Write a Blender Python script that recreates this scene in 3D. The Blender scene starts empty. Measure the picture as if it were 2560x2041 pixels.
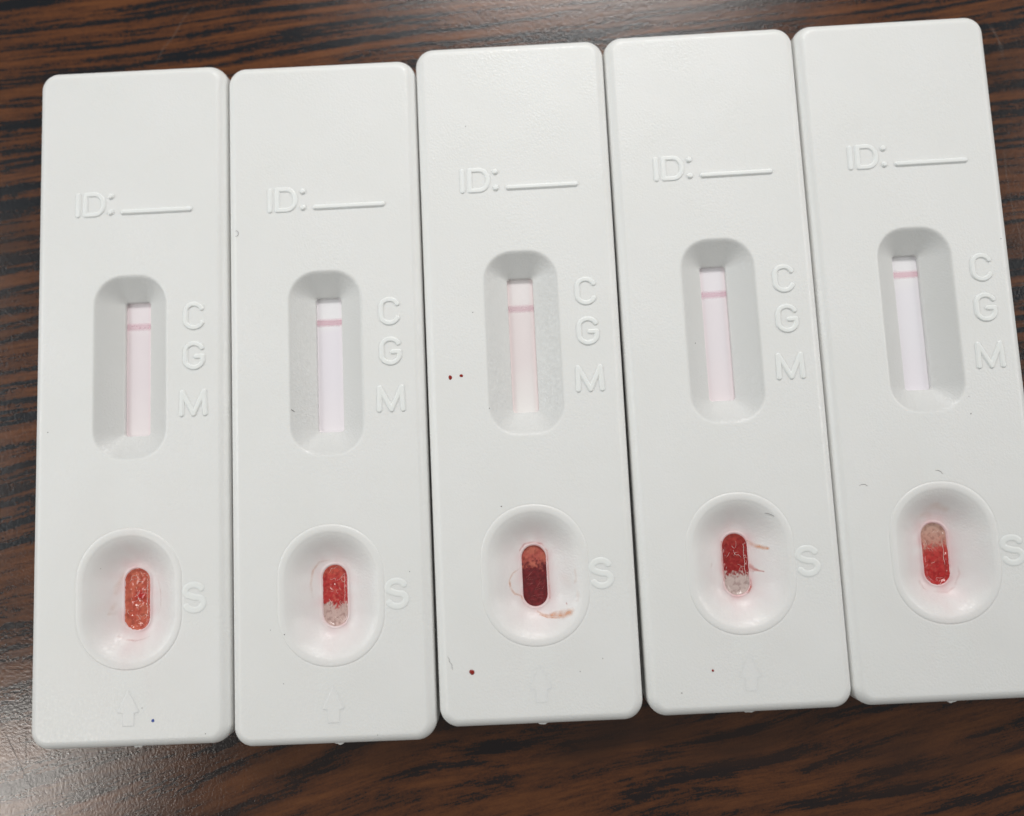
import bpy, bmesh, math, random
from mathutils import Vector, Matrix, noise
from mathutils.geometry import delaunay_2d_cdt
from mathutils.bvhtree import BVHTree

MM = 0.001
TOP = 4.6            # height of a cassette's top face above the table, mm
C = bpy.context.scene.collection
R = math.radians

# ------------------------------------------------------------------ camera
cam_d = bpy.data.cameras.new('camera')
cam = bpy.data.objects.new('camera', cam_d)
C.objects.link(cam)
cam_d.sensor_width = 36.0
cam_d.lens = 36.0 * 1816.86 / 2560.0
cam_d.clip_start = 0.004
cam_d.clip_end = 20
rows = ((0.99874203, -0.04771378, -0.01541917),
        (0.04892007, 0.99467386, 0.09072337),
        (0.01100829, -0.09136355, 0.99575676))
cam_m = Matrix(rows).transposed().to_4x4()
cam_m.translation = Vector((-0.648 * MM, -10.625 * MM, (73.215 + TOP) * MM))
cam.matrix_world = cam_m
cam_d.dof.use_dof = True
cam_d.dof.focus_distance = 0.0735
cam_d.dof.aperture_fstop = 10.0
bpy.context.scene.camera = cam

# ------------------------------------------------------------------ world and lamps (indoor, soft ceiling light, added side fills)
world = bpy.data.worlds.new('World')
bpy.context.scene.world = world
world.use_nodes = True
bg = world.node_tree.nodes['Background']
bg.inputs[0].default_value = (0.97, 1.0, 0.99, 1)
bg.inputs[1].default_value = 0.205


def lamp(name, loc, target, size, sizey, energy, color, spread=180):
    d = bpy.data.lights.new(name, 'AREA')
    d.shape = 'RECTANGLE'
    d.size, d.size_y = size, sizey
    d.energy = energy
    d.color = color
    d.spread = R(spread)
    o = bpy.data.objects.new(name, d)
    C.objects.link(o)
    o.location = loc
    o.rotation_euler = (Vector(target) - Vector(loc)).to_track_quat('-Z', 'Y').to_euler()
    return o


lamp('ceiling_lamp_behind', (0.050, 0.36, 0.32), (0.002, 0.030, 0), 0.24, 0.12, 0.080, (1.0, 0.985, 0.965), 36)
lamp('added_fill_left', (-0.30, 0.06, 0.18), (-0.02, 0.046, 0), 0.22, 0.10, 0.046, (0.95, 0.99, 1.0), 52)  # added low fill from the left, no such lamp known
lamp('added_fill_right', (0.30, 0.08, 0.18), (0.01, 0.050, 0), 0.22, 0.10, 0.043, (1.0, 0.985, 0.965), 52)  # its added counterpart on the right, also without a known source
lamp('ceiling_lamp_near_left', (-0.345, -0.200, 0.36), (-0.072, -0.046, 0), 0.045, 0.085, 0.0165, (1.0, 0.945, 0.88), 34)  # ceiling lamp behind the glare at the near left table corner

sc = bpy.context.scene
sc.view_settings.view_transform = 'Standard'
sc.view_settings.look = 'None'
sc.view_settings.exposure = 0
sc.view_settings.gamma = 1
sc.render.engine = 'CYCLES'
sc.cycles.max_bounces = 8
sc.cycles.use_denoising = True


# ------------------------------------------------------------------ material helpers
class NT:
    def __init__(self, name):
        self.m = bpy.data.materials.new(name)
        self.m.use_nodes = True
        self.t = self.m.node_tree
        self.b = self.t.nodes['Principled BSDF']
        self.out = self.t.nodes['Material Output']

    def n(self, typ, **kw):
        nd = self.t.nodes.new(typ)
        for k, v in kw.items():
            if k == 'ins':
                for i, x in v.items():
                    if hasattr(x, 'is_output') or isinstance(x, bpy.types.NodeSocket):
                        self.t.links.new(x, nd.inputs[i])
                    else:
                        nd.inputs[i].default_value = x
            else:
                setattr(nd, k, v)
        return nd

    def link(self, a, b):
        self.t.links.new(a, b)

    def math(self, op, a, b=0.0, c=0.0, clamp=False):
        nd = self.n('ShaderNodeMath', operation=op, use_clamp=clamp, ins={0: a, 1: b, 2: c})
        return nd.outputs[0]

    def noise(self, vec, scale, detail=2, rough=0.5, w=0.0, dist=0.0):
        nd = self.n('ShaderNodeTexNoise', ins={'Vector': vec, 'Scale': scale, 'Detail': detail, 'Roughness': rough, 'Distortion': dist})
        return nd.outputs['Fac']

    def ramp(self, fac, stops):
        nd = self.n('ShaderNodeValToRGB')
        self.link(fac, nd.inputs[0])
        el = nd.color_ramp.elements
        while len(el) > 1:
            el.remove(el[-1])
        for i, (p, c) in enumerate(stops):
            e = el[0] if i == 0 else el.new(p)
            e.position = p
            e.color = (*c, 1) if len(c) == 3 else c
        return nd.outputs[0]

    def mix(self, fac, a, b, blend='MIX'):
        nd = self.n('ShaderNodeMix', data_type='RGBA', blend_type=blend, ins={0: fac, 6: a, 7: b})
        return nd.outputs[2]

    def geo(self):
        return self.n('ShaderNodeTexCoord').outputs['Object']


def plastic(name, base=(0.81, 0.808, 0.795), stain_tone=False, fine=1.0, seed=0.0):
    k = NT(name)
    v0 = k.geo()
    v = k.n('ShaderNodeVectorMath', operation='ADD', ins={0: v0, 1: (seed, seed * .7, 0)}).outputs[0]
    b = k.b
    big = k.noise(v, 90, 2)
    col = k.mix(big, (base[0] * .965, base[1] * .97, base[2] * .955, 1), (base[0] * 1.03, base[1] * 1.03, base[2] * 1.035, 1))
    if stain_tone:
        at = k.n('ShaderNodeAttribute', attribute_name='stain_tone').outputs['Color']
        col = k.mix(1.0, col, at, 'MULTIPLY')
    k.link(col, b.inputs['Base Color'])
    b.inputs['IOR'].default_value = 1.49
    b.inputs['Subsurface Weight'].default_value = 0.2
    b.inputs['Subsurface Radius'].default_value = (1.0, 0.9, 0.8)
    b.inputs['Subsurface Scale'].default_value = 0.0006
    # spark-eroded mould texture: fine grain, stronger in patches, slow waviness of the moulding
    n1 = k.noise(v, 4800, 3, 0.65)
    n2 = k.n('ShaderNodeTexVoronoi', ins={'Vector': v, 'Scale': 4300.0}).outputs['Distance']
    patch = k.noise(v, 110, 2)
    patch = k.n('ShaderNodeMapRange', ins={0: patch, 1: 0.4, 2: 0.62, 3: 0.25, 4: 1.0}).outputs[0]
    h = k.math('ADD', n1, k.math('MULTIPLY', n2, 0.6))
    h = k.math('MULTIPLY', h, patch)
    bump1 = k.n('ShaderNodeBump', ins={'Strength': 0.36 * fine, 'Distance': 0.00007, 'Height': h})
    wav = k.noise(v, 160, 1)
    bump2 = k.n('ShaderNodeBump', ins={'Strength': 0.5, 'Distance': 0.00012, 'Height': wav, 'Normal': bump1.outputs[0]})
    k.link(bump2.outputs[0], b.inputs['Normal'])
    r = k.n('ShaderNodeMapRange', ins={0: k.noise(v, 3000, 1), 1: 0.3, 2: 0.7, 3: 0.30, 4: 0.52}).outputs[0]
    k.link(r, b.inputs['Roughness'])
    return k.m


def flat_mat(name, col, rough=0.5, spec=0.5, bump=0.0, bscale=3000):
    k = NT(name)
    v = k.geo()
    n = k.noise(v, bscale * 0.6, 3)
    c = k.mix(n, (col[0] * .85, col[1] * .85, col[2] * .85, 1), (min(1, col[0] * 1.12), min(1, col[1] * 1.12), min(1, col[2] * 1.12), 1))
    k.link(c, k.b.inputs['Base Color'])
    k.b.inputs['Roughness'].default_value = rough
    k.b.inputs['Specular IOR Level'].default_value = spec
    if bump:
        bp = k.n('ShaderNodeBump', ins={'Strength': bump, 'Distance': 0.00004, 'Height': k.noise(v, bscale, 2)})
        k.link(bp.outputs[0], k.b.inputs['Normal'])
    return k.m


def film_mat(name, col, rough=0.45, coat=0.0):
    """a thin dried film: its own 'cover' attribute says how densely it covers what lies below"""
    k = NT(name)
    v = k.geo()
    k.b.inputs['Base Color'].default_value = (*col, 1)
    n = k.noise(v, 2600, 3)
    c = k.mix(n, (col[0] * .8, col[1] * .75, col[2] * .75, 1), (min(1, col[0] * 1.1), min(1, col[1] * 1.15), min(1, col[2] * 1.15), 1))
    k.link(c, k.b.inputs['Base Color'])
    k.b.inputs['Roughness'].default_value = rough
    tr = k.n('ShaderNodeBsdfTransparent')
    at = k.n('ShaderNodeAttribute', attribute_name='cover').outputs['Fac']
    mx = k.n('ShaderNodeMixShader')
    k.link(at, mx.inputs[0])
    k.link(tr.outputs[0], mx.inputs[1])
    k.link(k.b.outputs[0], mx.inputs[2])
    k.link(mx.outputs[0], k.out.inputs['Surface'])
    return k.m


def table_mat():
    k = NT('rosewood_laminate')
    v = k.geo()
    sep = k.n('ShaderNodeSeparateXYZ', ins={0: v})
    x, y = sep.outputs[0], sep.outputs[1]
    # slow wander of the grain
    w1 = k.n('ShaderNodeMapping', ins={0: v, 3: (14, 30, 1)}).outputs[0]
    wn = k.math('SUBTRACT', k.noise(w1, 1.0, 2, 0.5), 0.5)
    # the grain rises to the right, more towards the near edge
    sl = k.n('ShaderNodeMapRange', ins={0: y, 1: -0.046, 2: 0.02, 3: 0.24, 4: 0.075}).outputs[0]
    yy = k.math('SUBTRACT', y, k.math('MULTIPLY', x, sl))
    amp = k.n('ShaderNodeMapRange', ins={0: y, 1: -0.04, 2: 0.03, 3: 0.012, 4: 0.006}).outputs[0]
    yy = k.math('ADD', yy, k.math('MULTIPLY', wn, amp))
    comb = k.n('ShaderNodeCombineXYZ', ins={0: x, 1: yy, 2: 0.0}).outputs[0]
    near = k.n('ShaderNodeMapRange', ins={0: y, 1: -0.036, 2: -0.012, 3: 1.0, 4: 0.0}).outputs[0]
    # bands of dark and brown wood
    m1 = k.n('ShaderNodeMapping', ins={0: comb, 1: (0.31, 0.13, 0), 3: (36, 1080, 1)}).outputs[0]
    a1 = k.noise(m1, 1.0, 3, 0.6)
    m1b = k.n('ShaderNodeMapping', ins={0: comb, 1: (0.81, 0.53, 0), 3: (70, 340, 1)}).outputs[0]
    a1 = k.math('ADD', k.math('MULTIPLY', a1, 0.72), k.math('MULTIPLY', k.noise(m1b, 1.0, 3, 0.6), 0.28))
    m2 = k.n('ShaderNodeMapping', ins={0: comb, 1: (0.7, 0.4, 0), 3: (60, 430, 1)}).outputs[0]
    a2 = k.noise(m2, 1.0, 5, 0.66, dist=0.2)
    band = k.n('ShaderNodeMix', data_type='FLOAT', ins={0: near, 2: a1, 3: a2}).outputs[0]
    # feathering of the print
    m3 = k.n('ShaderNodeMapping', ins={0: comb, 3: (260, 3400, 1)}).outputs[0]
    f = k.math('SUBTRACT', k.noise(m3, 1.0, 3, 0.6), 0.5)
    m5 = k.n('ShaderNodeMapping', ins={0: comb, 3: (1100, 2900, 1)}).outputs[0]
    f = k.math('ADD', f, k.math('MULTIPLY', k.math('SUBTRACT', k.noise(m5, 1.0, 2, 0.6), 0.5), 0.8))
    band = k.math('ADD', band, k.math('MULTIPLY', f, 0.20))
    speck = k.math('SUBTRACT', k.noise(v, 4200, 2, 0.6), 0.5)
    band = k.math('ADD', band, k.math('MULTIPLY', speck, 0.16))
    band = k.math('ADD', band, k.math('MULTIPLY', near, 0.045))
    dark = k.ramp(band, [(0.44, (0.004, 0.005, 0.008)), (0.47, (0.012, 0.008, 0.008)), (0.495, (0.060, 0.0200, 0.0080)),
                         (0.60, (0.118, 0.0390, 0.0118)), (0.76, (0.168, 0.059, 0.0165))])
    # patches of duller purple-brown
    m4 = k.n('ShaderNodeMapping', ins={0: comb, 1: (0.2, 0.9, 0), 3: (30, 120, 1)}).outputs[0]
    pu = k.n('ShaderNodeMapRange', ins={0: k.noise(m4, 1.0, 3), 1: 0.5, 2: 0.68, 3: 0.0, 4: 0.55}).outputs[0]
    pu = k.math('ADD', pu, k.math('MULTIPLY', near, 0.34))
    col = k.mix(pu, dark, (0.030, 0.0125, 0.0070, 1))
    k.link(col, k.b.inputs['Base Color'])
    # crepe finish of the laminate
    n1 = k.noise(v, 4200, 3, 0.7)
    n2 = k.n('ShaderNodeTexVoronoi', feature='SMOOTH_F1', ins={'Vector': v, 'Scale': 3300.0}).outputs['Distance']
    h = k.math('ADD', n1, k.math('MULTIPLY', n2, 0.5))
    bp = k.n('ShaderNodeBump', ins={'Strength': 0.30, 'Distance': 0.00006, 'Height': h})
    k.link(bp.outputs[0], k.b.inputs['Normal'])
    rr = k.n('ShaderNodeMapRange', ins={0: k.noise(v, 60, 3), 1: 0.3, 2: 0.7, 3: 0.17, 4: 0.24}).outputs[0]
    k.link(rr, k.b.inputs['Roughness'])
    k.b.inputs['IOR'].default_value = 1.5
    k.b.inputs['Specular IOR Level'].default_value = 0.6
    return k.m


# ------------------------------------------------------------------ mesh helpers (all coordinates in mm)
def mesh_obj(name, verts, faces, mat, parent=None, smooth=True, data=None):
    if data is None:
        me = bpy.data.meshes.new(name)
        me.from_pydata([(a * MM, b * MM, c * MM) for a, b, c in verts], [], faces)
        me.validate()
        if smooth:
            me.polygons.foreach_set('use_smooth', [True] * len(me.polygons))
        me.materials.append(mat)
        me.update()
    else:
        me = data
    o = bpy.data.objects.new(name, me)
    C.objects.link(o)
    if parent:
        o.parent = parent
    return o


NA, NS = 16, 14


def rrect(cx, cy, hw, hh, r, p=2.0, na=NA, ns=NS):
    """rounded rectangle, counter-clockwise; same point count whatever its size, so two of them can be bridged"""
    r = min(r, hw - 1e-4, hh - 1e-4)
    pts = []
    cs = [(hw - r, hh - r, 0), (-(hw - r), hh - r, 90), (-(hw - r), -(hh - r), 180), (hw - r, -(hh - r), 270)]
    for i, (px, py, a0) in enumerate(cs):
        for j in range(na + 1):
            a = R(a0 + 90 * j / na)
            ca, sa = math.cos(a), math.sin(a)
            q = (abs(ca) ** p + abs(sa) ** p) ** (-1 / p)
            pts.append((cx + px + r * ca * q, cy + py + r * sa * q))
        nx, ny, b0 = cs[(i + 1) % 4]
        a = R(b0)
        ex, ey = nx + r * math.cos(a), ny + r * math.sin(a)
        sx, sy = px + r * math.cos(R(a0 + 90)), py + r * math.sin(R(a0 + 90))
        for j in range(1, ns):
            t = j / ns
            pts.append((cx + sx + (ex - sx) * t, cy + sy + (ey - sy) * t))
    return pts


class Builder:
    def __init__(self):
        self.v, self.f = [], []

    def ring(self, pts, z):
        s = len(self.v)
        self.v += [(x, y, z) for x, y in pts]
        return list(range(s, s + len(pts)))

    def ring3(self, pts):
        s = len(self.v)
        self.v += pts
        return list(range(s, s + len(pts)))

    def bridge(self, a, b):
        n = len(a)
        for i in range(n):
            j = (i + 1) % n
            self.f.append((a[i], a[j], b[j], b[i]))

    def plate(self, outer, holes):
        """flat face between an outer ring and hole rings"""
        idx = list(outer)
        edges = [(i, (i + 1) % len(outer)) for i in range(len(outer))]
        for h in holes:
            s = len(idx)
            idx += h
            edges += [(s + i, s + (i + 1) % len(h)) for i in range(len(h))]
        co = [Vector(self.v[i][:2]) for i in idx]
        vv, ee, ff, ov, oe, of = delaunay_2d_cdt(co, edges, [], 1, 1e-7)
        hp = [[self.v[i][:2] for i in h] for h in holes]

        def inside(p, poly):
            c = False
            for i in range(len(poly)):
                x1, y1 = poly[i]
                x2, y2 = poly[i - 1]
                if (y1 > p[1]) != (y2 > p[1]) and p[0] < (x2 - x1) * (p[1] - y1) / (y2 - y1) + x1:
                    c = not c
            return c
        for f in ff:
            cx = sum(vv[i][0] for i in f) / len(f)
            cy = sum(vv[i][1] for i in f) / len(f)
            if any(inside((cx, cy), q) for q in hp):
                continue
            self.f.append(tuple(idx[ov[i][0]] for i in f))


def smooth01(t):
    t = max(0.0, min(1.0, t))
    return t * t * (3 - 2 * t)


# cassette measures
HW, HL, RC = 10.03, 35.08, 1.95
REC = (0.03, 2.82, 3.90, 9.62, 3.25)       # read-window recess
SLOT = (-0.03, 2.77, 1.36, 7.07, 0.34)
RIM = (0.03, -20.6, 5.35, 6.95, 5.3)
HOLE = (0.0, -20.93, 1.25, 3.06, 1.24)
SLOT_Z, HOLE_Z = -1.6, -1.75


def lerp_pts(a, b, t):
    return [(p[0] + (q[0] - p[0]) * t, p[1] + (q[1] - p[1]) * t) for p, q in zip(a, b)]


def shell_geometry():
    B = Builder()
    # outer edge
    flat = B.ring(rrect(0, 0, HW - 1.2, HL - 1.2, RC - .95), 0)
    prev = B.ring(rrect(0, 0, HW - .97, HL - .97, RC - .85), 0)
    B.bridge(prev, flat)
    a0 = R(16)
    for k in range(0, 10):
        a = a0 + (math.pi / 2 - a0) * k / 9
        d = .93 * (1 - (math.sin(a) - math.sin(a0)) / (1 - math.sin(a0)))
        z = -1.15 * (math.cos(a0) - math.cos(a)) / math.cos(a0) - .006
        cur = B.ring(rrect(0, 0, HW - d, HL - d, max(.5, RC - d * .9)), z)
        B.bridge(cur, prev)
        prev = cur
    for (d, z) in ((-.03, -2.28), (.02, -2.34), (.14, -2.36), (.6, -2.36), (.62, -1.3)):
        cur = B.ring(rrect(0, 0, HW - d, HL - d, RC - max(d, 0) * .9), z)
        B.bridge(cur, prev)
        prev = cur
    # recess
    ro = rrect(*REC, p=2.15)
    so = rrect(*SLOT)
    g0 = B.ring(lerp_pts(ro, so, -.06), 0)
    prev = g0
    prof = [(-.015, 0), (0.0, -.002), (.02, -.006)]
    for k in range(1, 19):
        t = .02 + .955 * k / 18
        g = t * t / .26 if t < .13 else (t - .065)
        prof.append((t, -.01 - (abs(SLOT_Z) - .02) * g / .915))
    prof += [(.992, SLOT_Z - .015)]
    for t, z in prof:
        cur = B.ring(lerp_pts(ro, so, t), z)
        B.bridge(prev, cur)
        prev = cur
    for (g, z) in ((0.0, SLOT_Z - .06), (.012, SLOT_Z - .2), (.02, -2.45), (-.6, -2.5)):
        cur = B.ring(rrect(SLOT[0], SLOT[1], SLOT[2] - g, SLOT[3] - g, SLOT[4]), z)
        B.bridge(prev, cur)
        prev = cur
    # sample well: raised rim, bowl, hole
    cx, cy, hw, hh, r = RIM

    def rim(d):
        return rrect(cx, cy, hw - d, hh - d, r - d * .9, p=2.05)
    g1 = B.ring(rim(-.2), 0)
    prev = g1
    for d, z in ((-.08, 0), (-.03, -.015), (.02, -.02), (.06, .02), (.12, .045), (.25, .055), (.42, .05), (.56, .035), (.68, .01), (.78, -.03), (.86, -.075)):
        cur = B.ring(rim(d), z)
        B.bridge(prev, cur)
        prev = cur
    inner, ho = rim(.86), rrect(*HOLE)
    bowl0 = len(B.v)
    for k in range(1, 45):
        t = k / 44
        z = -.075 - (abs(HOLE_Z) - .075) * (.5 * math.sin(t * math.pi / 2) + .5 * smooth01(t * 1.06))
        if t > .93:
            z += .05 * math.sin((t - .93) / .07 * math.pi)
        cur = B.ring(lerp_pts(inner, ho, t * .985), z)
        B.bridge(prev, cur)
        prev = cur
    bowl1 = len(B.v)
    for (g, z) in ((0, HOLE_Z - .05), (.02, HOLE_Z - .13), (.03, -2.5), (-.6, -2.55)):
        cur = B.ring(rrect(HOLE[0], HOLE[1], HOLE[2] - g, HOLE[3] - g, HOLE[4] - max(g, 0)), z)
        B.bridge(prev, cur)
        prev = cur
    B.plate(flat, [g0, g1])
    return B


def bottom_geometry():
    B = Builder()
    lo = B.ring(rrect(0, 0, HW - 1.3, HL - 1.3, RC - .9), -2.42)
    prev = B.ring(rrect(0, 0, HW - .12, HL - .12, RC - .1), -2.42)
    B.bridge(prev, lo)
    for (d, z) in ((-.01, -2.44), (-.04, -2.5), (0.02, -3.9), (.12, -4.3), (.35, -4.52), (.7, -4.6), (1.3, -4.6)):
        cur = B.ring(rrect(0, 0, HW - d, HL - d, RC - max(d, 0) * .8), z)
        B.bridge(cur, prev)
        prev = cur
    B.f.append(tuple(reversed(prev)))
    B.f.append(tuple(lo))
    return B


def stadium_dist(x, y, spec):
    cx, cy, hw, hh, r = spec
    qx, qy = abs(x - cx) - (hw - r), abs(y - cy) - (hh - r)
    return math.hypot(max(qx, 0), max(qy, 0)) + min(max(qx, qy), 0) - r


# ------------------------------------------------------------------ raised lettering (height field over distance to strokes)
def seg_d(px, py, a, b):
    dx, dy = b[0] - a[0], b[1] - a[1]
    L = dx * dx + dy * dy
    t = 0 if L < 1e-12 else max(0, min(1, ((px - a[0]) * dx + (py - a[1]) * dy) / L))
    return math.hypot(px - a[0] - t * dx, py - a[1] - t * dy), t


def arc(cx, cy, rx, ry, a0, a1, n=14):
    return [(cx + rx * math.cos(R(a0 + (a1 - a0) * i / n)), cy + ry * math.sin(R(a0 + (a1 - a0) * i / n))) for i in range(n + 1)]


def field_mesh(bb, step, dist, h, w, soft, z0=0.0, cut=.25):
    x0, x1, y0, y1 = bb
    nx, ny = int((x1 - x0) / step) + 1, int((y1 - y0) / step) + 1
    idx, v, f = {}, [], []
    for j in range(ny):
        for i in range(nx):
            x, y = x0 + i * step, y0 + j * step
            d = dist(x, y)
            if d > w + cut:
                continue
            z = h * (1 - smooth01((d - (w - soft)) / (2 * soft))) - .03 * smooth01((d - w) / .1)
            idx[i, j] = len(v)
            v.append((x, y, z0 + z))
    for (i, j), a in idx.items():
        b, c, d = idx.get((i + 1, j)), idx.get((i + 1, j + 1)), idx.get((i, j + 1))
        if None not in (b, c, d):
            f.append((a, b, c, d))
    return v, f


def strokes_dist(strokes):
    segs = []
    for s in strokes:
        segs += list(zip(s[:-1], s[1:])) if len(s) > 1 else [(s[0], s[0])]

    def d(x, y):
        return min(seg_d(x, y, a, b)[0] for a, b in segs)
    return d, segs


def letter_strokes():
    L = {}
    # centre-line strokes, local mm
    L['C'] = [arc(6.66, 8.20, .88, .78, 22, 180) + arc(6.66, 7.30, .88, .78, 180, 338)]
    L['G'] = [arc(6.65, 4.06, .90, .79, 25, 180) + arc(6.65, 3.16, .90, .79, 180, 352) + [(7.55, 3.5)], [(7.55, 3.52), (6.85, 3.52)]]
    L['M'] = [[(5.36, -2.42), (5.42, -.13)], [(5.45, -.15), (6.60, -2.42)], [(6.60, -2.42), (7.65, -.15)], [(7.68, -.13), (7.78, -2.42)]]
    L['S'] = [arc(6.55, -20.12, .85, .62, 25, 200) + [(6.0, -20.52), (6.6, -20.72)] + arc(6.62, -21.32, .88, .66, 55, -155)]
    L['I'] = [[(-5.49, 21.1), (-5.52, 18.95)]]
    L['D'] = [[(-4.72, 21.15), (-4.75, 18.95)], [(-4.72, 21.15), (-3.8, 21.15)] + arc(-3.75, 20.05, .92, 1.10, 90, -90) + [(-4.75, 18.95)]]
    return L


def make_letter_meshes(mat):
    out = []
    spec = [('I', .225, .085, .11), ('D', .225, .085, .11), ('C', .225, .085, .125), ('G', .225, .085, .125), ('M', .22, .085, .125), ('S', .28, .15, .055)]
    L = letter_strokes()
    for ch, w, soft, h in spec:
        d, segs = strokes_dist(L[ch])
        xs = [p[0] for s in segs for p in s]
        ys = [p[1] for s in segs for p in s]
        bb = (min(xs) - .6, max(xs) + .6, min(ys) - .6, max(ys) + .6)
        out.append(('raised_letter', field_mesh(bb, .045, d, h, w, soft)))
    for y in (20.86, 19.13):
        d, _ = strokes_dist([[(-2.05, y)]])
        out.append(('raised_dot', field_mesh((-2.8, -1.3, y - .7, y + .7), .045, d, .19, .27, .10)))
    d, _ = strokes_dist([[(-.75, 19.10), (6.25, 19.12)]])
    out.append(('raised_line', field_mesh((-1.4, 6.9, 18.4, 19.8), .05, d, .19, .23, .10)))
    return out


def arrow_mesh(h):
    # outline polygon of the arrow, local mm
    P = [(0.03, -29.5), (1.06, -31.5), (.62, -31.62), (.58, -32.82), (-.44, -32.82), (-.42, -31.62), (-.95, -31.5)]

    def d(x, y):
        m = min(seg_d(x, y, P[i], P[(i + 1) % len(P)])[0] for i in range(len(P)))
        c = False
        for i in range(len(P)):
            x1, y1 = P[i]
            x2, y2 = P[i - 1]
            if (y1 > y) != (y2 > y) and x < (x2 - x1) * (y - y1) / (y2 - y1) + x1:
                c = not c
        return -m if c else m
    return field_mesh((-1.3, 1.4, -33.2, -29.1), .035, d, h, .05, .07, cut=.16)


# ------------------------------------------------------------------ shared data
PL = plastic('white_abs_shell', stain_tone=True)
PLP = plastic('white_abs_plain', seed=.37)
PLL = plastic('white_abs_polished_lettering', (0.85, 0.86, 0.845), seed=.11, fine=.15)
strip_mats = {}


def strip_mat(i, top, mid, low, edge):
    k = NT('nitrocellulose_membrane')
    v = k.geo()
    s = k.n('ShaderNodeSeparateXYZ', ins={0: v})
    t = k.n('ShaderNodeMapRange', ins={0: s.outputs[1], 1: -.0043, 2: .0099, 3: 0, 4: 1}).outputs[0]
    t = k.math('ADD', t, k.math('MULTIPLY', k.math('SUBTRACT', k.noise(v, 260, 3), .5), .25))
    c = k.ramp(t, [(0.0, low), (.42, mid), (.72, mid), (.84, top)])
    ex = k.math('ABSOLUTE', k.math('ADD', s.outputs[0], 0.00003))
    e = k.n('ShaderNodeMapRange', ins={0: ex, 1: .0008, 2: .0014, 3: 0, 4: .9}).outputs[0]
    c = k.mix(e, c, (*edge, 1))
    k.link(c, k.b.inputs['Base Color'])
    k.b.inputs['Roughness'].default_value = .7
    bp = k.n('ShaderNodeBump', ins={'Strength': .25, 'Distance': .00003, 'Height': k.noise(v, 6000, 2)})
    k.link(bp.outputs[0], k.b.inputs['Normal'])
    return k.m


def line_mat(col, strength):
    k = NT('control_line_dye')
    v = k.geo()
    s = k.n('ShaderNodeSeparateXYZ', ins={0: v})
    a = k.math('ABSOLUTE', s.outputs[1])
    wob = k.math('MULTIPLY', k.math('SUBTRACT', k.noise(v, 2500, 2), .5), .00012)
    m = k.n('ShaderNodeMapRange', interpolation_type='SMOOTHSTEP', ins={0: k.math('ADD', a, wob), 1: .00014, 2: .00052, 3: strength, 4: 0.0}).outputs[0]
    m = k.math('MULTIPLY', m, k.n('ShaderNodeMapRange', ins={0: k.noise(v, 1400, 2), 1: .3, 2: .7, 3: .8, 4: 1.0}).outputs[0])
    k.b.inputs['Base Color'].default_value = (*col, 1)
    k.b.inputs['Roughness'].default_value = .7
    tr = k.n('ShaderNodeBsdfTransparent')
    mx = k.n('ShaderNodeMixShader')
    k.link(m, mx.inputs[0])
    k.link(tr.outputs[0], mx.inputs[1])
    k.link(k.b.outputs[0], mx.inputs[2])
    k.link(mx.outputs[0], k.out.inputs['Surface'])
    return k.m


def pad_mat(name, rough, bump):
    k = NT(name)
    at = k.n('ShaderNodeAttribute', attribute_name='soak').outputs['Color']
    v = k.geo()
    n = k.noise(v, 4200, 3, .6)
    c = k.mix(k.n('ShaderNodeMapRange', ins={0: n, 1: .35, 2: .7, 3: 0, 4: .30}).outputs[0], at, (0.0, 0.0, 0.0, 1), 'MULTIPLY')
    m = k.mix(.35, at, c)
    k.link(m, k.b.inputs['Base Color'])
    k.b.inputs['Roughness'].default_value = rough
    k.b.inputs['IOR'].default_value = 1.4
    bp = k.n('ShaderNodeBump', ins={'Strength': bump, 'Distance': .00008, 'Height': k.noise(v, 2300, 2, .5, dist=1.2)})
    k.link(bp.outputs[0], k.b.inputs['Normal'])
    return k.m


WET = pad_mat('blood_soaked_pad_wet', .08, .05)
DRY = pad_mat('blood_soaked_pad_dry', .38, .6)
FIB_GLINT = flat_mat('wet_fibre_glint', (.93, .76, .70), .12, .8)  # pale colour stands for glints on the wet fibres
FIBD = flat_mat('dry_glass_fibre', (.42, .12, .11), .3, .6)
BLOOD = flat_mat('dried_blood', (.27, .018, .012), .22, .6, bump=.4)
INK = flat_mat('blue_ink', (.03, .07, .33), .5)
DUST = flat_mat('grey_dust', (.16, .15, .15), .8)
HAIR = flat_mat('grey_fibre', (.26, .25, .25), .6)
SMEAR = film_mat('blood_smear_film', (.78, .34, .15), .35)
SMEAR_R = film_mat('red_smear_film', (.66, .13, .09), .3)

shell_B = shell_geometry()
bottom_B = bottom_geometry()
bottom_me = None
letters = make_letter_meshes(PLL)
letter_me = {}
bvh = BVHTree.FromPolygons([Vector(p) for p in shell_B.v], shell_B.f)


def zat(x, y):
    h = bvh.ray_cast(Vector((x, y, 5)), Vector((0, 0, -1)))
    return h[0].z if h[0] else 0.0


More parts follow.
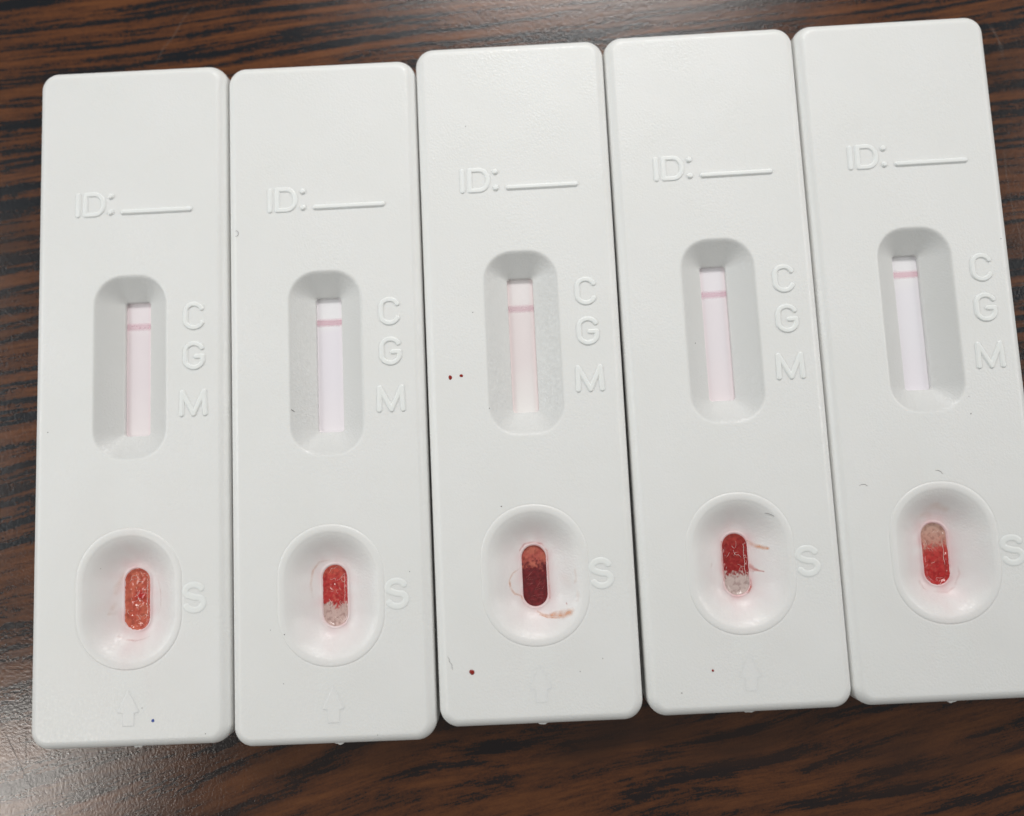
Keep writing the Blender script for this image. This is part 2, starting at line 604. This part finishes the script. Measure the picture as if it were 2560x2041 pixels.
def drape_field(name, parent, mat, bb, dens, step=.07, lift=.012):
    x0, x1, y0, y1 = bb
    nx, ny = int((x1 - x0) / step) + 1, int((y1 - y0) / step) + 1
    idx, v, f, al = {}, [], [], []
    for j in range(ny):
        for i in range(nx):
            x, y = x0 + i * step, y0 + j * step
            if stadium_dist(x, y, HOLE) < .04:
                continue
            a = dens(x, y)
            if a < .001:
                if all(dens(x + dx * step, y + dy * step) < .001 for dx, dy in ((1, 0), (-1, 0), (0, 1), (0, -1))):
                    continue
                a = 0.0
            idx[i, j] = len(v)
            v.append((x, y, zat(x, y) + lift))
            al.append(min(1, a))
    for (i, j), a in idx.items():
        b, c, d = idx.get((i + 1, j)), idx.get((i + 1, j + 1)), idx.get((i, j + 1))
        if None not in (b, c, d):
            f.append((a, b, c, d))
    if not f:
        return None
    o = mesh_obj(name, v, f, mat, parent)
    at = o.data.attributes.new('cover', 'FLOAT', 'POINT')
    at.data.foreach_set('value', al)
    return o


def path_density(paths, seed=0.0, grain=.5):
    """paths: lists of (x, y, half width, cover)"""
    def d(x, y):
        m = 0
        for p in paths:
            for a, b in zip(p[:-1], p[1:]):
                dd, t = seg_d(x, y, a, b)
                w = a[2] + (b[2] - a[2]) * t
                al = a[3] + (b[3] - a[3]) * t
                m = max(m, al * (1 - smooth01(dd / w)) ** .8)
        if m <= 0:
            return 0
        n = noise.noise(Vector((x * 2.3 + seed, y * 2.3, seed)))
        return max(0, m * (1 - grain * .5 + grain * n))
    return d


def blob(name, parent, x, y, rx, ry, h, mat, rot=0, z=None, seed=0):
    """a small low droplet or speck sitting on the surface"""
    z0 = zat(x, y) if z is None else z
    v, f = [], []
    N = 14
    rings = [(1.0, -.03), (.97, .35), (.8, .75), (.5, .95)]
    for s, k in rings:
        for i in range(N):
            a = 2 * math.pi * i / N
            q = 1 + .10 * math.sin(2 * a + seed) + .06 * math.sin(3 * a + seed * 2)
            px, py = rx * s * q * math.cos(a), ry * s * q * math.sin(a)
            v.append((x + px * math.cos(rot) - py * math.sin(rot), y + px * math.sin(rot) + py * math.cos(rot), z0 + h * k))
    v.append((x, y, z0 + h))
    for r_ in range(len(rings) - 1):
        for i in range(N):
            j = (i + 1) % N
            f.append((r_ * N + i, r_ * N + j, (r_ + 1) * N + j, (r_ + 1) * N + i))
    s = (len(rings) - 1) * N
    for i in range(N):
        f.append((s + i, s + (i + 1) % N, len(v) - 1))
    return mesh_obj(name, v, f, mat, parent)


def tube_geo(pts, r, v, f, sides=5):
    base = len(v)
    n = len(pts)
    for i, p in enumerate(pts):
        a = Vector(pts[max(0, i - 1)])
        b = Vector(pts[min(n - 1, i + 1)])
        t = (b - a).normalized()
        u = t.cross(Vector((0, 0, 1)))
        u = u.normalized() if u.length > 1e-6 else Vector((1, 0, 0))
        w = u.cross(t)
        rr = r * (.45 if i in (0, n - 1) else 1)
        for k in range(sides):
            an = 2 * math.pi * k / sides
            q = Vector(p) + (u * math.cos(an) + w * math.sin(an)) * rr
            v.append(tuple(q))
    for i in range(n - 1):
        for k in range(sides):
            k2 = (k + 1) % sides
            f.append((base + i * sides + k, base + i * sides + k2, base + (i + 1) * sides + k2, base + (i + 1) * sides + k))
    f.append(tuple(base + k for k in reversed(range(sides))))
    f.append(tuple(base + (n - 1) * sides + k for k in range(sides)))


# ------------------------------------------------------------------ colours of each sample pad
def lin(r, g, b):
    return tuple((c / 255 / 12.92) if c / 255 <= .04045 else ((c / 255 + .055) / 1.055) ** 2.4 for c in (r, g, b))


def mixc(a, b, t):
    return tuple(p + (q - p) * t for p, q in zip(a, b))


def fbm(x, y, s, seed=0):
    return noise.fractal(Vector((x * s, y * s, seed)), 1.0, 2.0, 3)


def pad_colour(i, x, y):
    # t: 0 at the far end, 1 at the near end of the hole
    t = (-17.87 - y) / 6.12
    n1, n2 = fbm(x, y, 1.1, i * 3.1), fbm(x, y, 4.0, i * 5.7)
    y += .35 * n1
    t += .05 * n2
    if i == 0:
        a = lin(212, 112, 88)
        c = mixc(a, lin(196, 88, 70), smooth01(.5 + n1))
        q = math.exp(-((x - .25) ** 2 + (y + 20.6) ** 2) / .35)
        return mixc(c, lin(190, 38, 36), min(1, q * 1.1))
    if i == 1:
        c = mixc(lin(204, 84, 70), lin(188, 50, 50), smooth01((t - .04) * 5 + n1))
        c = mixc(c, lin(214, 120, 100), .35 * smooth01(n2 * 2))
        return mixc(c, lin(210, 180, 172), smooth01((t - .66 + .07 * n1 + .03 * n2 + .05 * abs(x)) * 9 + .5))
    if i == 2:
        c = mixc(lin(198, 108, 88), lin(186, 88, 76), smooth01(.5 + n1))
        d = mixc(lin(120, 20, 30), lin(96, 12, 22), smooth01(.5 + n2))
        return mixc(c, d, smooth01((t - .32 + .12 * n1 + .06 * n2) * 6 + .5))
    if i == 3:
        c = mixc(lin(176, 60, 50), lin(152, 26, 28), smooth01((t - .05) * 6 + n1))
        c = mixc(c, lin(186, 80, 66), .4 * smooth01(n2 * 2))
        return mixc(c, lin(206, 186, 180), smooth01((t - .66 + .06 * n1 + .03 * n2) * 10 + .5))
    c = mixc(lin(208, 170, 154), lin(206, 150, 134), smooth01(t * 3))
    d = mixc(lin(196, 60, 56), lin(184, 36, 38), smooth01((t - .5) * 3 + n1))
    d = mixc(d, lin(206, 100, 86), .35 * smooth01(n2 * 2))
    return mixc(c, d, smooth01((t - .38 + .09 * n1 + .05 * n2) * 6 + .5))


HALO = [  # strength near, reach near, strength far, reach far
    (.46, .45, .30, 2.4), (.42, .38, .16, 2.0), (.44, .38, .18, 2.2), (.60, .42, .20, 2.0), (.58, .48, .28, 2.3)]


def stain_tone_attr(me, i):
    at = me.color_attributes.new('stain_tone', 'FLOAT_COLOR', 'POINT')
    s, r1, f, r2 = HALO[i]
    vals = []
    for vt in me.vertices:
        x, y = vt.co.x / MM, vt.co.y / MM
        c = (1, 1, 1)
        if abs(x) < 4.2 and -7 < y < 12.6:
            # the window surround is greyed in its colour: one even tone on all its walls
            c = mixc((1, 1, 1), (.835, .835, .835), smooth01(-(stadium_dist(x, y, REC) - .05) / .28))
        if abs(x) < 5.4 and -27.6 < y < -13.6:
            d = max(0, stadium_dist(x, y, HOLE))
            n = .75 + .5 * noise.noise(Vector((x * .9, y * .9, i * 4.0)))
            ax = math.exp(-(x / 1.5) ** 2)
            w = min(1, s * math.exp(-d / r1) * n + f * math.exp(-d / r2) * n * (.35 + .65 * ax))
            c = mixc((1, 1, 1), (.90, .42, .44), w)
            # thin haze of diluted blood left on the bowl
            g = (1 - smooth01(d / 4.4)) * (.7 + .6 * n - .3)
            c = tuple(p * q for p, q in zip(c, mixc((1, 1, 1), (.965, .91, .925), g)))
        vals += [c[0], c[1], c[2], 1]
    at.data.foreach_set('color', vals)


def squiggles(i, padz):
    rnd = random.Random(40 + i)
    v, f = [], []
    tries = 0
    cnt = 0
    want = (20, 10, 34, 8, 6)[i]
    while cnt < want and tries < 800:
        tries += 1
        x = rnd.uniform(-1.0, 1.0)
        y = rnd.uniform(-23.7, -18.1)
        if (i == 3 and y < -21.9 or i == 1 and y < -22.2) and rnd.random() < .75:
            continue
        if i == 2:
            a = rnd.choice([rnd.gauss(.15, .25), rnd.gauss(.9, .2)]) if y < -19.6 else rnd.gauss(1.0, .35)
            L, seg, cur, rad = rnd.uniform(.25, .9), 3, .03, .008
        else:
            a = rnd.gauss(math.pi / 2, .75)
            L, seg, cur, rad = rnd.uniform(.3, 1.35), 12, .42, rnd.uniform(.006, .014)
        pts = []
        px, py = x, y
        for k in range(seg + 1):
            pts.append((px, py))
            a += rnd.gauss(0, cur)
            px += math.cos(a) * L / seg
            py += math.sin(a) * L / seg
        if any(stadium_dist(p[0], p[1], HOLE) > -.10 for p in pts):
            continue
        tube_geo([(p[0], p[1], padz(p[0], p[1]) + .006) for p in pts], rad, v, f)
        cnt += 1
    if i in (0, 1, 3, 4):
        # meniscus highlight, put in as a pale tube along the right-hand wall
        pts = [(.93 + .03 * math.sin(k * 1.3), -18.9 - k * .29, 0) for k in range(14)]
        if i == 4:
            pts = pts[2:12]
        tube_geo([(p[0], p[1], padz(p[0], p[1]) + .012) for p in pts], .016, v, f)
    return v, f


def make_pad(i, root):
    cx, cy, hw, hh, r = HOLE
    step = .06
    seed = i * 7.3
    amp = (.075, .06, .035, .05, .05)[i]
    men = (.20, .16, .02, .18, .20)[i]

    def padz(x, y):
        d = -stadium_dist(x, y, HOLE)
        rid = abs(noise.noise(Vector((x * 1.9 + seed, y * 1.3, seed))))
        z = -2.02 + amp * (1 - 2 * rid) + .25 * amp * noise.noise(Vector((x * 5, y * 5, seed)))
        tt = (-17.87 - y) / 6.12
        q = smooth01((tt - .6) * 8) if i in (1, 3) else (1 - smooth01((tt - .3) * 8) if i == 4 else 0)
        z = -2.02 + (z + 2.02) * (1 - .75 * q)
        return z + men * (1 - smooth01(d / .38))
    nx, ny = int(3.0 / step), int(6.7 / step)
    v, f, col, idx = [], [], [], {}
    for b in range(ny + 1):
        for a in range(nx + 1):
            x, y = cx - 1.5 + a * step, cy - 3.35 + b * step
            if stadium_dist(x, y, (cx, cy, hw + .12, hh + .12, r + .12)) > .08:
                continue
            idx[a, b] = len(v)
            v.append((x, y, padz(x, y)))
            col.append(mixc(mixc(pad_colour(i, x, y), (.22, .17, .16), .10), (.12, .01, .01), .30 * smooth01(fbm(x, y, 2.6, i + 50) * 2.2)))
    for (a, b), k in idx.items():
        q = idx.get((a + 1, b)), idx.get((a + 1, b + 1)), idx.get((a, b + 1))
        if None not in q:
            f.append((k, *q))
    pad = mesh_obj('sample_pad', v, f, DRY if i == 2 else WET, root)
    at = pad.data.color_attributes.new('soak', 'FLOAT_COLOR', 'POINT')
    at.data.foreach_set('color', [c for k in col for c in (*k, 1)])
    pad['label'] = ('sample pad soaked salmon pink with a red spot', 'sample pad red at the top, pale at the bottom',
                    'sample pad salmon at the top, dark blood red below', 'sample pad dark red with a clear pale lower end',
                    'sample pad pale at the top, bright red below')[i]
    v, f = squiggles(i, padz)
    fb = mesh_obj('pad_fibres_and_glints', v, f, FIBD if i == 2 else FIB_GLINT, pad)  # on wet pads these pale tubes are put in as highlights
    fb['kind'] = 'stuff'


STRIPS = [  # top, mid, low, edge colours; control line y, colour, strength
    (lin(239, 230, 233), lin(237, 227, 230), lin(241, 232, 233), lin(236, 217, 220), 7.30, lin(228, 182, 196), .38),
    (lin(241, 239, 241), lin(238, 233, 239), lin(242, 236, 240), lin(239, 232, 236), 7.28, lin(230, 180, 193), .5),
    (lin(240, 233, 233), lin(236, 226, 226), lin(243, 239, 237), lin(236, 218, 218), 6.70, lin(223, 184, 196), .42),
    (lin(241, 236, 240), lin(239, 232, 236), lin(242, 232, 235), lin(240, 226, 229), 6.95, lin(232, 186, 201), .42),
    (lin(243, 241, 243), lin(241, 238, 243), lin(241, 236, 242), lin(241, 236, 240), 7.92, lin(241, 193, 205), .5)]

POSES = [(-40.43, -.49, -.0052), (-20.24, -1.04, -.0040), (0, 0, 0), (20.28, .22, .0050), (40.37, .35, .0043)]
LABELS = [
    'leftmost white test cassette, all salmon pad and a blue ink speck',
    'white test cassette second from left, unspotted face, pad red above and pale below',
    'middle white test cassette with three blood spots on its face and dark red pad',
    'white test cassette whose sample pad is dark red with a clear pale lower end',
    'rightmost white test cassette, pad pale above and bright red below']


def make_cassette(i):
    global bottom_me
    x, y, a = POSES[i]
    root = bpy.data.objects.new('test_cassette', None)
    C.objects.link(root)
    root.empty_display_size = .01
    root.location = (x * MM, y * MM, TOP * MM + .00001)
    root.rotation_euler = (0, 0, a)
    root['label'] = LABELS[i]
    root['category'] = 'test cassette'
    root['group'] = 'rapid test cassettes laid side by side'
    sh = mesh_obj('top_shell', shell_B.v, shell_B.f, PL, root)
    stain_tone_attr(sh.data, i)
    if bottom_me is None:
        o = mesh_obj('bottom_shell', bottom_B.v, bottom_B.f, PLP, root)
        bottom_me = o.data
    else:
        mesh_obj('bottom_shell', None, None, None, root, data=bottom_me)
    # gate mark: ragged nub left on the near end
    rnd = random.Random(9 + i)
    v, f = [], []
    xs = [-.75 + 1.5 * k / 8 for k in range(9)]
    for k, xx in enumerate(xs):
        e = math.sin(math.pi * (k + .4) / 8.8) * .52 * rnd.uniform(.7, 1.1)
        for (yy, zz) in ((0.1, -1.5), (-e * .8, -1.62), (-e, -1.9), (0.1, -2.25)):
            v.append((xx + .15, -HL + yy, zz))
    for k in range(8):
        for q in range(3):
            f.append((k * 4 + q, k * 4 + q + 1, (k + 1) * 4 + q + 1, (k + 1) * 4 + q))
    mesh_obj('gate_mark', v, f, PLP, root, smooth=False)
    # raised lettering
    for n, (nm, (v, f)) in enumerate(letters):
        if n not in letter_me:
            letter_me[n] = mesh_obj(nm, v, f, PLL, root).data
        else:
            mesh_obj(nm, None, None, None, root, data=letter_me[n])
    ah = (.036, .030, .011, .006, .0)[i]
    if ah:
        v, f = arrow_mesh(ah)
        mesh_obj('raised_arrow', v, f, PLP, root)
    # membrane with its control line
    top, mid, low, edge, ly, lc, ls = STRIPS[i]
    B = Builder()
    prev = None
    for d, z in ((0, -2.6), (0, -2.09), (.03, -2.05)):
        cur = B.ring(rrect(SLOT[0], SLOT[1], 1.75 - d, 8.2 - d, .1), z)
        if prev:
            B.bridge(prev, cur)
        prev = cur
    B.f.append(tuple(prev))
    st = mesh_obj('test_strip', B.v, B.f, strip_mat(i, top, mid, low, edge), root, smooth=False)
    w = 1.7
    ln = mesh_obj('control_line', [(-w, -.5, 0), (w, -.5, 0), (w, .5, 0), (-w, .5, 0)], [(0, 1, 2, 3)], line_mat(lc, ls), st)
    ln.location = (SLOT[0] * MM, ly * MM, -2.04 * MM)
    ln.rotation_euler = (0, 0, R((0, .4, .3, 1.0, .6)[i]))
    make_pad(i, root)
    return root


cas = [make_cassette(i) for i in range(5)]

# ---- stains in and on the individual cassettes
c1, c2, c3, c4, c5 = cas


def smear(parent, paths, bb, mat=SMEAR, seed=0, grain=.6, label=None, step=.07):
    o = drape_field('blood_smear', parent, mat, bb, path_density(paths, seed, grain), step)
    if o and label:
        o['label'] = label
    return o


smear(c1, [[(-1.4, -18.4, .35, .10), (-2.0, -19.6, .45, .13), (-2.15, -20.2, .4, .10)],
           [(-2.2, -21.3, .35, .08), (-2.65, -22.2, .25, .16), (-2.1, -22.2, .35, .05)]], (-3.3, -1.2, -23.2, -17.8), label='faint tan smear left of the hole')
smear(c1, [[(2.2, -19.0, .12, .05), (2.55, -20.2, .12, .16), (2.62, -21.4, .12, .10), (2.3, -22.4, .12, .04)]], (2, 3, -22.8, -18.7), SMEAR_R)
smear(c1, [[(-1.8, -24.45, .1, .1), (-.9, -24.85, .09, .22), (0, -25.0, .09, .28), (.8, -24.85, .09, .18), (1.5, -24.6, .1, .05)]], (-2, 1.7, -25.3, -24.2), SMEAR_R, grain=.9, label='thin pinkish drying line below the hole')
smear(c2, [[(-.5, -17.35, .12, .10), (-1.5, -17.5, .15, .22), (-2.15, -18.3, .16, .24), (-2.38, -19.6, .14, .20), (-2.25, -21.0, .14, .06)]], (-2.8, -.3, -21.4, -17.0), SMEAR, label='thin orange drying ring beside the hole')
smear(c3, [[(-1.45, -20.1, .10, .10), (-2.2, -20.55, .12, .36), (-2.56, -21.2, .12, .45), (-2.5, -21.95, .14, .5), (-2.1, -22.6, .13, .5), (-1.45, -22.85, .13, .65), (-1.3, -23.1, .2, .5)]],
      (-3, -1.1, -23.4, -19.8), SMEAR, grain=.7, label='brown drying ring left of the hole', step=.05)
smear(c3, [[(.1, -24.45, .12, .4), (.6, -24.75, .16, .5), (1.2, -24.88, .20, .55), (1.8, -24.75, .36, .62), (2.6, -24.68, .46, .66), (3.3, -24.4, .42, .62), (3.5, -24.25, .34, .5)],
           [(.3, -24.75, .06, .7), (1.1, -25.02, .07, .8), (2.3, -25.02, .06, .5)]], (-.2, 4.1, -25.5, -23.7), SMEAR, grain=.7, label='brown smear at the lower right of the well', step=.05)
smear(c3, [[(4.0, -20.3, .12, .12), (4.1, -21.2, .14, .30), (3.9, -21.6, .18, .10)], [(4.2, -22.5, .25, .12), (4.1, -23.3, .2, .10)], [(3.05, -21.2, .8, .05), (3.3, -21.6, .7, .05)]], (2.2, 4.7, -23.8, -20.0))
smear(c3, [[(3.02, -23.6, .07, .6), (3.06, -23.7, .07, .6)]], (2.8, 3.3, -24, -23.4), SMEAR_R, step=.03)
smear(c4, [[(1.35, -18.75, .25, .14), (2.0, -19.15, .30, .4), (2.7, -19.35, .28, .62), (3.05, -19.4, .22, .9)], [(1.3, -18.6, .1, .3), (1.9, -18.95, .06, .25)]], (1.2, 3.4, -19.8, -18.2), SMEAR, label='brown drying tongue right of the hole', step=.045)
smear(c4, [[(1.3, -21.2, .45, .45), (1.8, -21.5, .26, .55), (2.2, -21.65, .10, .6), (2.6, -21.72, .08, .9)], [(1.3, -21.5, .3, .3), (1.7, -21.75, .1, .4)]], (1.2, 2.9, -22.1, -20.6), SMEAR_R, step=.045)
smear(c4, [[(1.28, -22.6, .18, .7), (1.25, -23.2, .26, .75), (.95, -23.7, .24, .6)]], (.6, 1.8, -24.1, -22.2), SMEAR_R, step=.045, label='red film at the lower right edge of the hole')
smear(c4, [[(-1.3, -18.6, .12, .45), (-1.35, -20.0, .14, .5), (-1.32, -22.5, .12, .4)]], (-1.7, -1.1, -22.9, -18.2), SMEAR_R, step=.045)
smear(c4, [[(-2.55, -20.7, .14, .14), (-2.6, -21.0, .14, .1)]], (-2.9, -2.2, -21.4, -20.4), SMEAR_R)
smear(c5, [[(-.8, -16.3, .4, .05), (.2, -16.1, .55, .14), (1.2, -16.5, .45, .12)], [(-.4, -16.9, .5, .10), (-1.6, -17.1, .4, .06)]], (-2.6, 2.3, -17.9, -15.2), SMEAR, label='pale tan smear above the hole')
smear(c5, [[(-2.0, -23.5, .2, .10), (-1.7, -24.2, .13, .25), (-1.5, -24.35, .1, .2)], [(-.6, -24.6, .14, .12), (.6, -24.75, .12, .22), (1.4, -24.3, .12, .16), (2.1, -23.0, .12, .14), (2.0, -22.3, .12, .06)]], (-2.5, 2.6, -25.1, -21.9), SMEAR_R)
smear(c3, [[(-1.36, -18.3, .14, .3), (-.9, -17.7, .14, .35), (0, -17.55, .12, .3), (.9, -17.75, .12, .3), (1.38, -18.5, .12, .3), (1.42, -23.2, .12, .35)]], (-1.7, 1.8, -23.8, -17.2), SMEAR_R, step=.05)


def spot(parent, x, y, r, label, ry=None, rot=0, mat=BLOOD, h=.05, name='blood_spot', seed=0):
    o = blob(name, parent, x, y, r, ry or r, h, mat, rot, seed=seed)
    if label:
        o['label'] = label
    return o


spot(c3, -7.58, -.49, .17, 'oval blood spot with a paler core', .25, .3, seed=1)
spot(c3, -6.45, -.36, .17, 'small round blood spot', seed=2)
spot(c3, -6.62, -29.68, .25, 'round blood spot near the lower left corner', seed=3, h=.10)
spot(c4, -3.55, -30.76, .12, 'tiny dark red blood spot', mat=BLOOD, seed=4)
spot(c1, 2.49, -32.43, .17, 'tiny blue ink speck', .15, mat=INK, h=.02, name='ink_spot', seed=5)
for par, pts in ((c1, [(-8.36, -3.63, .07), (1.42, -31.19, .05), (7.67, -33.86, .07), (-3.2, -17.6, .05)]),
                 (c2, [(-4.64, -24.23, .08), (-6.04, -23.75, .05), (-4.82, -28.96, .05), (7.92, -18.63, .06), (4.31, -34.18, .06)]),
                 (c3, [(-2.99, -13.72, .09), (3.97, -30.07, .06), (6.24, -28.93, .06), (-5.0, 6.12, .07), (-3.75, -3.82, .07), (-4.9, 26.0, .06)]),
                 (c4, [(-6.72, -32.73, .08), (-2.63, 1.7, .07)]),
                 (c5, [(9.0, 10.61, .07), (4.01, -7.1, .08), (4.0, -5.34, .05)])):
    for n, (x, y, r) in enumerate(pts):
        blob('dust_speck', par, x, y, r * .85, r * .6, .02, DUST, n * 1.1, seed=n)

# ---- loose lint lying on the cassettes: things of their own
LINT = [
    (c4, [(2.81, -15.86), (3.05, -15.88), (3.31, -15.99), (3.5, -16.08), (3.66, -16.23)], .035, 'short dark curved hair at the upper right of a sample well'),
    (c2, [(-3.66, -1.9), (-3.5, -2.03), (-3.34, -2.14)], .05, 'short dark fibre beside the read window of second cassette'),
    (c2, [(-9.2, 16.95), (-9.0, 17.02), (-8.86, 16.85), (-8.86, 16.55), (-9.02, 16.4), (-9.22, 16.45)], .028, 'tiny hooked hair on upper left edge of second cassette'),
    (c3, [(-8.97, -28.07), (-8.8, -28.35), (-8.77, -28.59), (-8.55, -28.9), (-8.55, -29.2), (-8.49, -29.34)], .022, 'thin wavy hair near lower left corner of the middle cassette'),
    (c5, [(-7.76, -13.67), (-7.5, -13.55), (-7.2, -13.56), (-6.96, -13.74)], .028, 'small arched hair left of the rightmost sample well'),
    (c5, [(-.12, -12.55), (.15, -12.55), (.4, -12.68), (.6, -12.95)], .025, 'small curved hair just above the rightmost sample well'),
]
bpy.context.view_layer.update()
for par, pts, r, lab in LINT:
    v, f = [], []
    M = par.matrix_world
    r *= .72
    P = [(x, y, zat(x, y) + r * 1.0) for x, y in pts]
    ox, oy, oz = P[0]
    tube_geo([(a - ox, b - oy, c - oz) for a, b, c in P], r, v, f, 6)
    o = mesh_obj('lint_hair', v, f, HAIR)
    o.matrix_world = M @ Matrix.Translation((ox * MM, oy * MM, oz * MM))
    o['label'] = lab
    o['category'] = 'hair'

# ------------------------------------------------------------------ the table top
bm = bmesh.new()
bmesh.ops.create_grid(bm, x_segments=8, y_segments=8, size=.30)
res = bmesh.ops.extrude_face_region(bm, geom=bm.faces[:])
bmesh.ops.translate(bm, verts=[g for g in res['geom'] if isinstance(g, bmesh.types.BMVert)], vec=(0, 0, -.025))
bmesh.ops.recalc_face_normals(bm, faces=bm.faces)
me = bpy.data.meshes.new('table_top')
bm.to_mesh(me)
bm.free()
me.materials.append(table_mat())
table = bpy.data.objects.new('table_top', me)
C.objects.link(table)
table['kind'] = 'structure'
table['label'] = 'dark rosewood laminate table top with black grain'

# scratches in the laminate
SCR = film_mat('scratch_haze', (.35, .30, .27), .5)
SCRD = film_mat('scratch_dark', (.012, .010, .010), .7)


def scratch(pts, w, al, mat):
    v, f, cov = [], [], []
    # subdivide
    q = []
    for a, b in zip(pts[:-1], pts[1:]):
        for k in range(6):
            t = k / 6
            q.append((a[0] + (b[0] - a[0]) * t, a[1] + (b[1] - a[1]) * t))
    q.append(pts[-1])
    n = len(q)
    for i, p in enumerate(q):
        a, b = Vector(q[max(0, i - 1)]), Vector(q[min(n - 1, i + 1)])
        t = (b - a).normalized()
        nx, ny = -t.y, t.x
        e = al * math.sin(math.pi * (i + .5) / n) ** .4 * (.6 + .8 * abs(noise.noise(Vector((p[0] * .9, p[1] * .9, 3)))))
        for s, c in ((-w, 0), (0, e), (w, 0)):
            v.append((p[0] + nx * s, p[1] + ny * s, .012))
            cov.append(c)
    for i in range(n - 1):
        for k in range(2):
            f.append((i * 3 + k, i * 3 + k + 1, i * 3 + k + 4, i * 3 + k + 3))
    o = mesh_obj('scratch', v, f, mat, table)
    at = o.data.attributes.new('cover', 'FLOAT', 'POINT')
    at.data.foreach_set('value', cov)


for pts, w, al, mat in (
        ([(-35.44, 44.29), (-36.73, 42.88), (-37.92, 40.75), (-39.09, 39.35), (-40.14, 37.22)], 0.07, 0.3, SCR),
        ([(-10.37, 43.56), (-13.46, 41.53), (-15.85, 39.23), (-18.69, 36.97)], 0.07, 0.3, SCR),
        ([(-7.61, 39.37), (-10.56, 38.32), (-14.07, 36.94)], 0.07, 0.3, SCR),
        ([(6.33, 41.89), (4.34, 41.31), (-2.33, 38.94), (-10.25, 37.15)], 0.07, 0.3, SCR),
        ([(15.13, 41.38), (13.12, 40.46), (12.23, 39.3)], 0.07, 0.3, SCR),
        ([(53.68, 37.06), (54.63, 35.09), (54.88, 32.62)], 0.07, 0.3, SCR),
        ([(54.04, 36.77), (54.93, 34.25), (54.99, 33.16)], 0.07, 0.3, SCR),
        ([(53.9, 22.46), (53.84, 19.55), (54.14, 14.28)], 0.07, 0.3, SCR),
        ([(54.09, 16.12), (54.61, 11.66)], 0.07, 0.3, SCR),
        ([(-57.3, 10.32), (-55.18, 8.8), (-53.08, 7.76)], 0.07, 0.3, SCR),
        ([(-56.76, 5.85), (-55.39, 6.95), (-54.24, 7.82)], 0.07, 0.3, SCR),
        ([(-45.59, -38.18), (-45.26, -37.16), (-45.32, -37.81)], 0.07, 0.3, SCR),
        ([(-56.55, -33.94), (-55.71, -35.41), (-54.72, -37.41), (-53.88, -39.13), (-53.04, -40.72)], 0.06, 0.75, SCRD),
        ([(-53.81, -34.31), (-53.78, -36.15), (-53.76, -38.1)], 0.06, 0.75, SCRD),
        ([(-46.47, -39.77), (-46.87, -40.46)], 0.06, 0.75, SCRD),
        ([(-56.61, -30.85), (-55.07, -30.87), (-53.27, -30.87)], 0.06, 0.75, SCRD),
        ([(-56.65, -28.37), (-55.1, -28.52), (-53.3, -28.52)], 0.06, 0.75, SCRD),
        ([(-55.26, -17.62), (-53.18, -17.51)], 0.06, 0.75, SCRD),
):
    scratch(pts, w, al, mat)
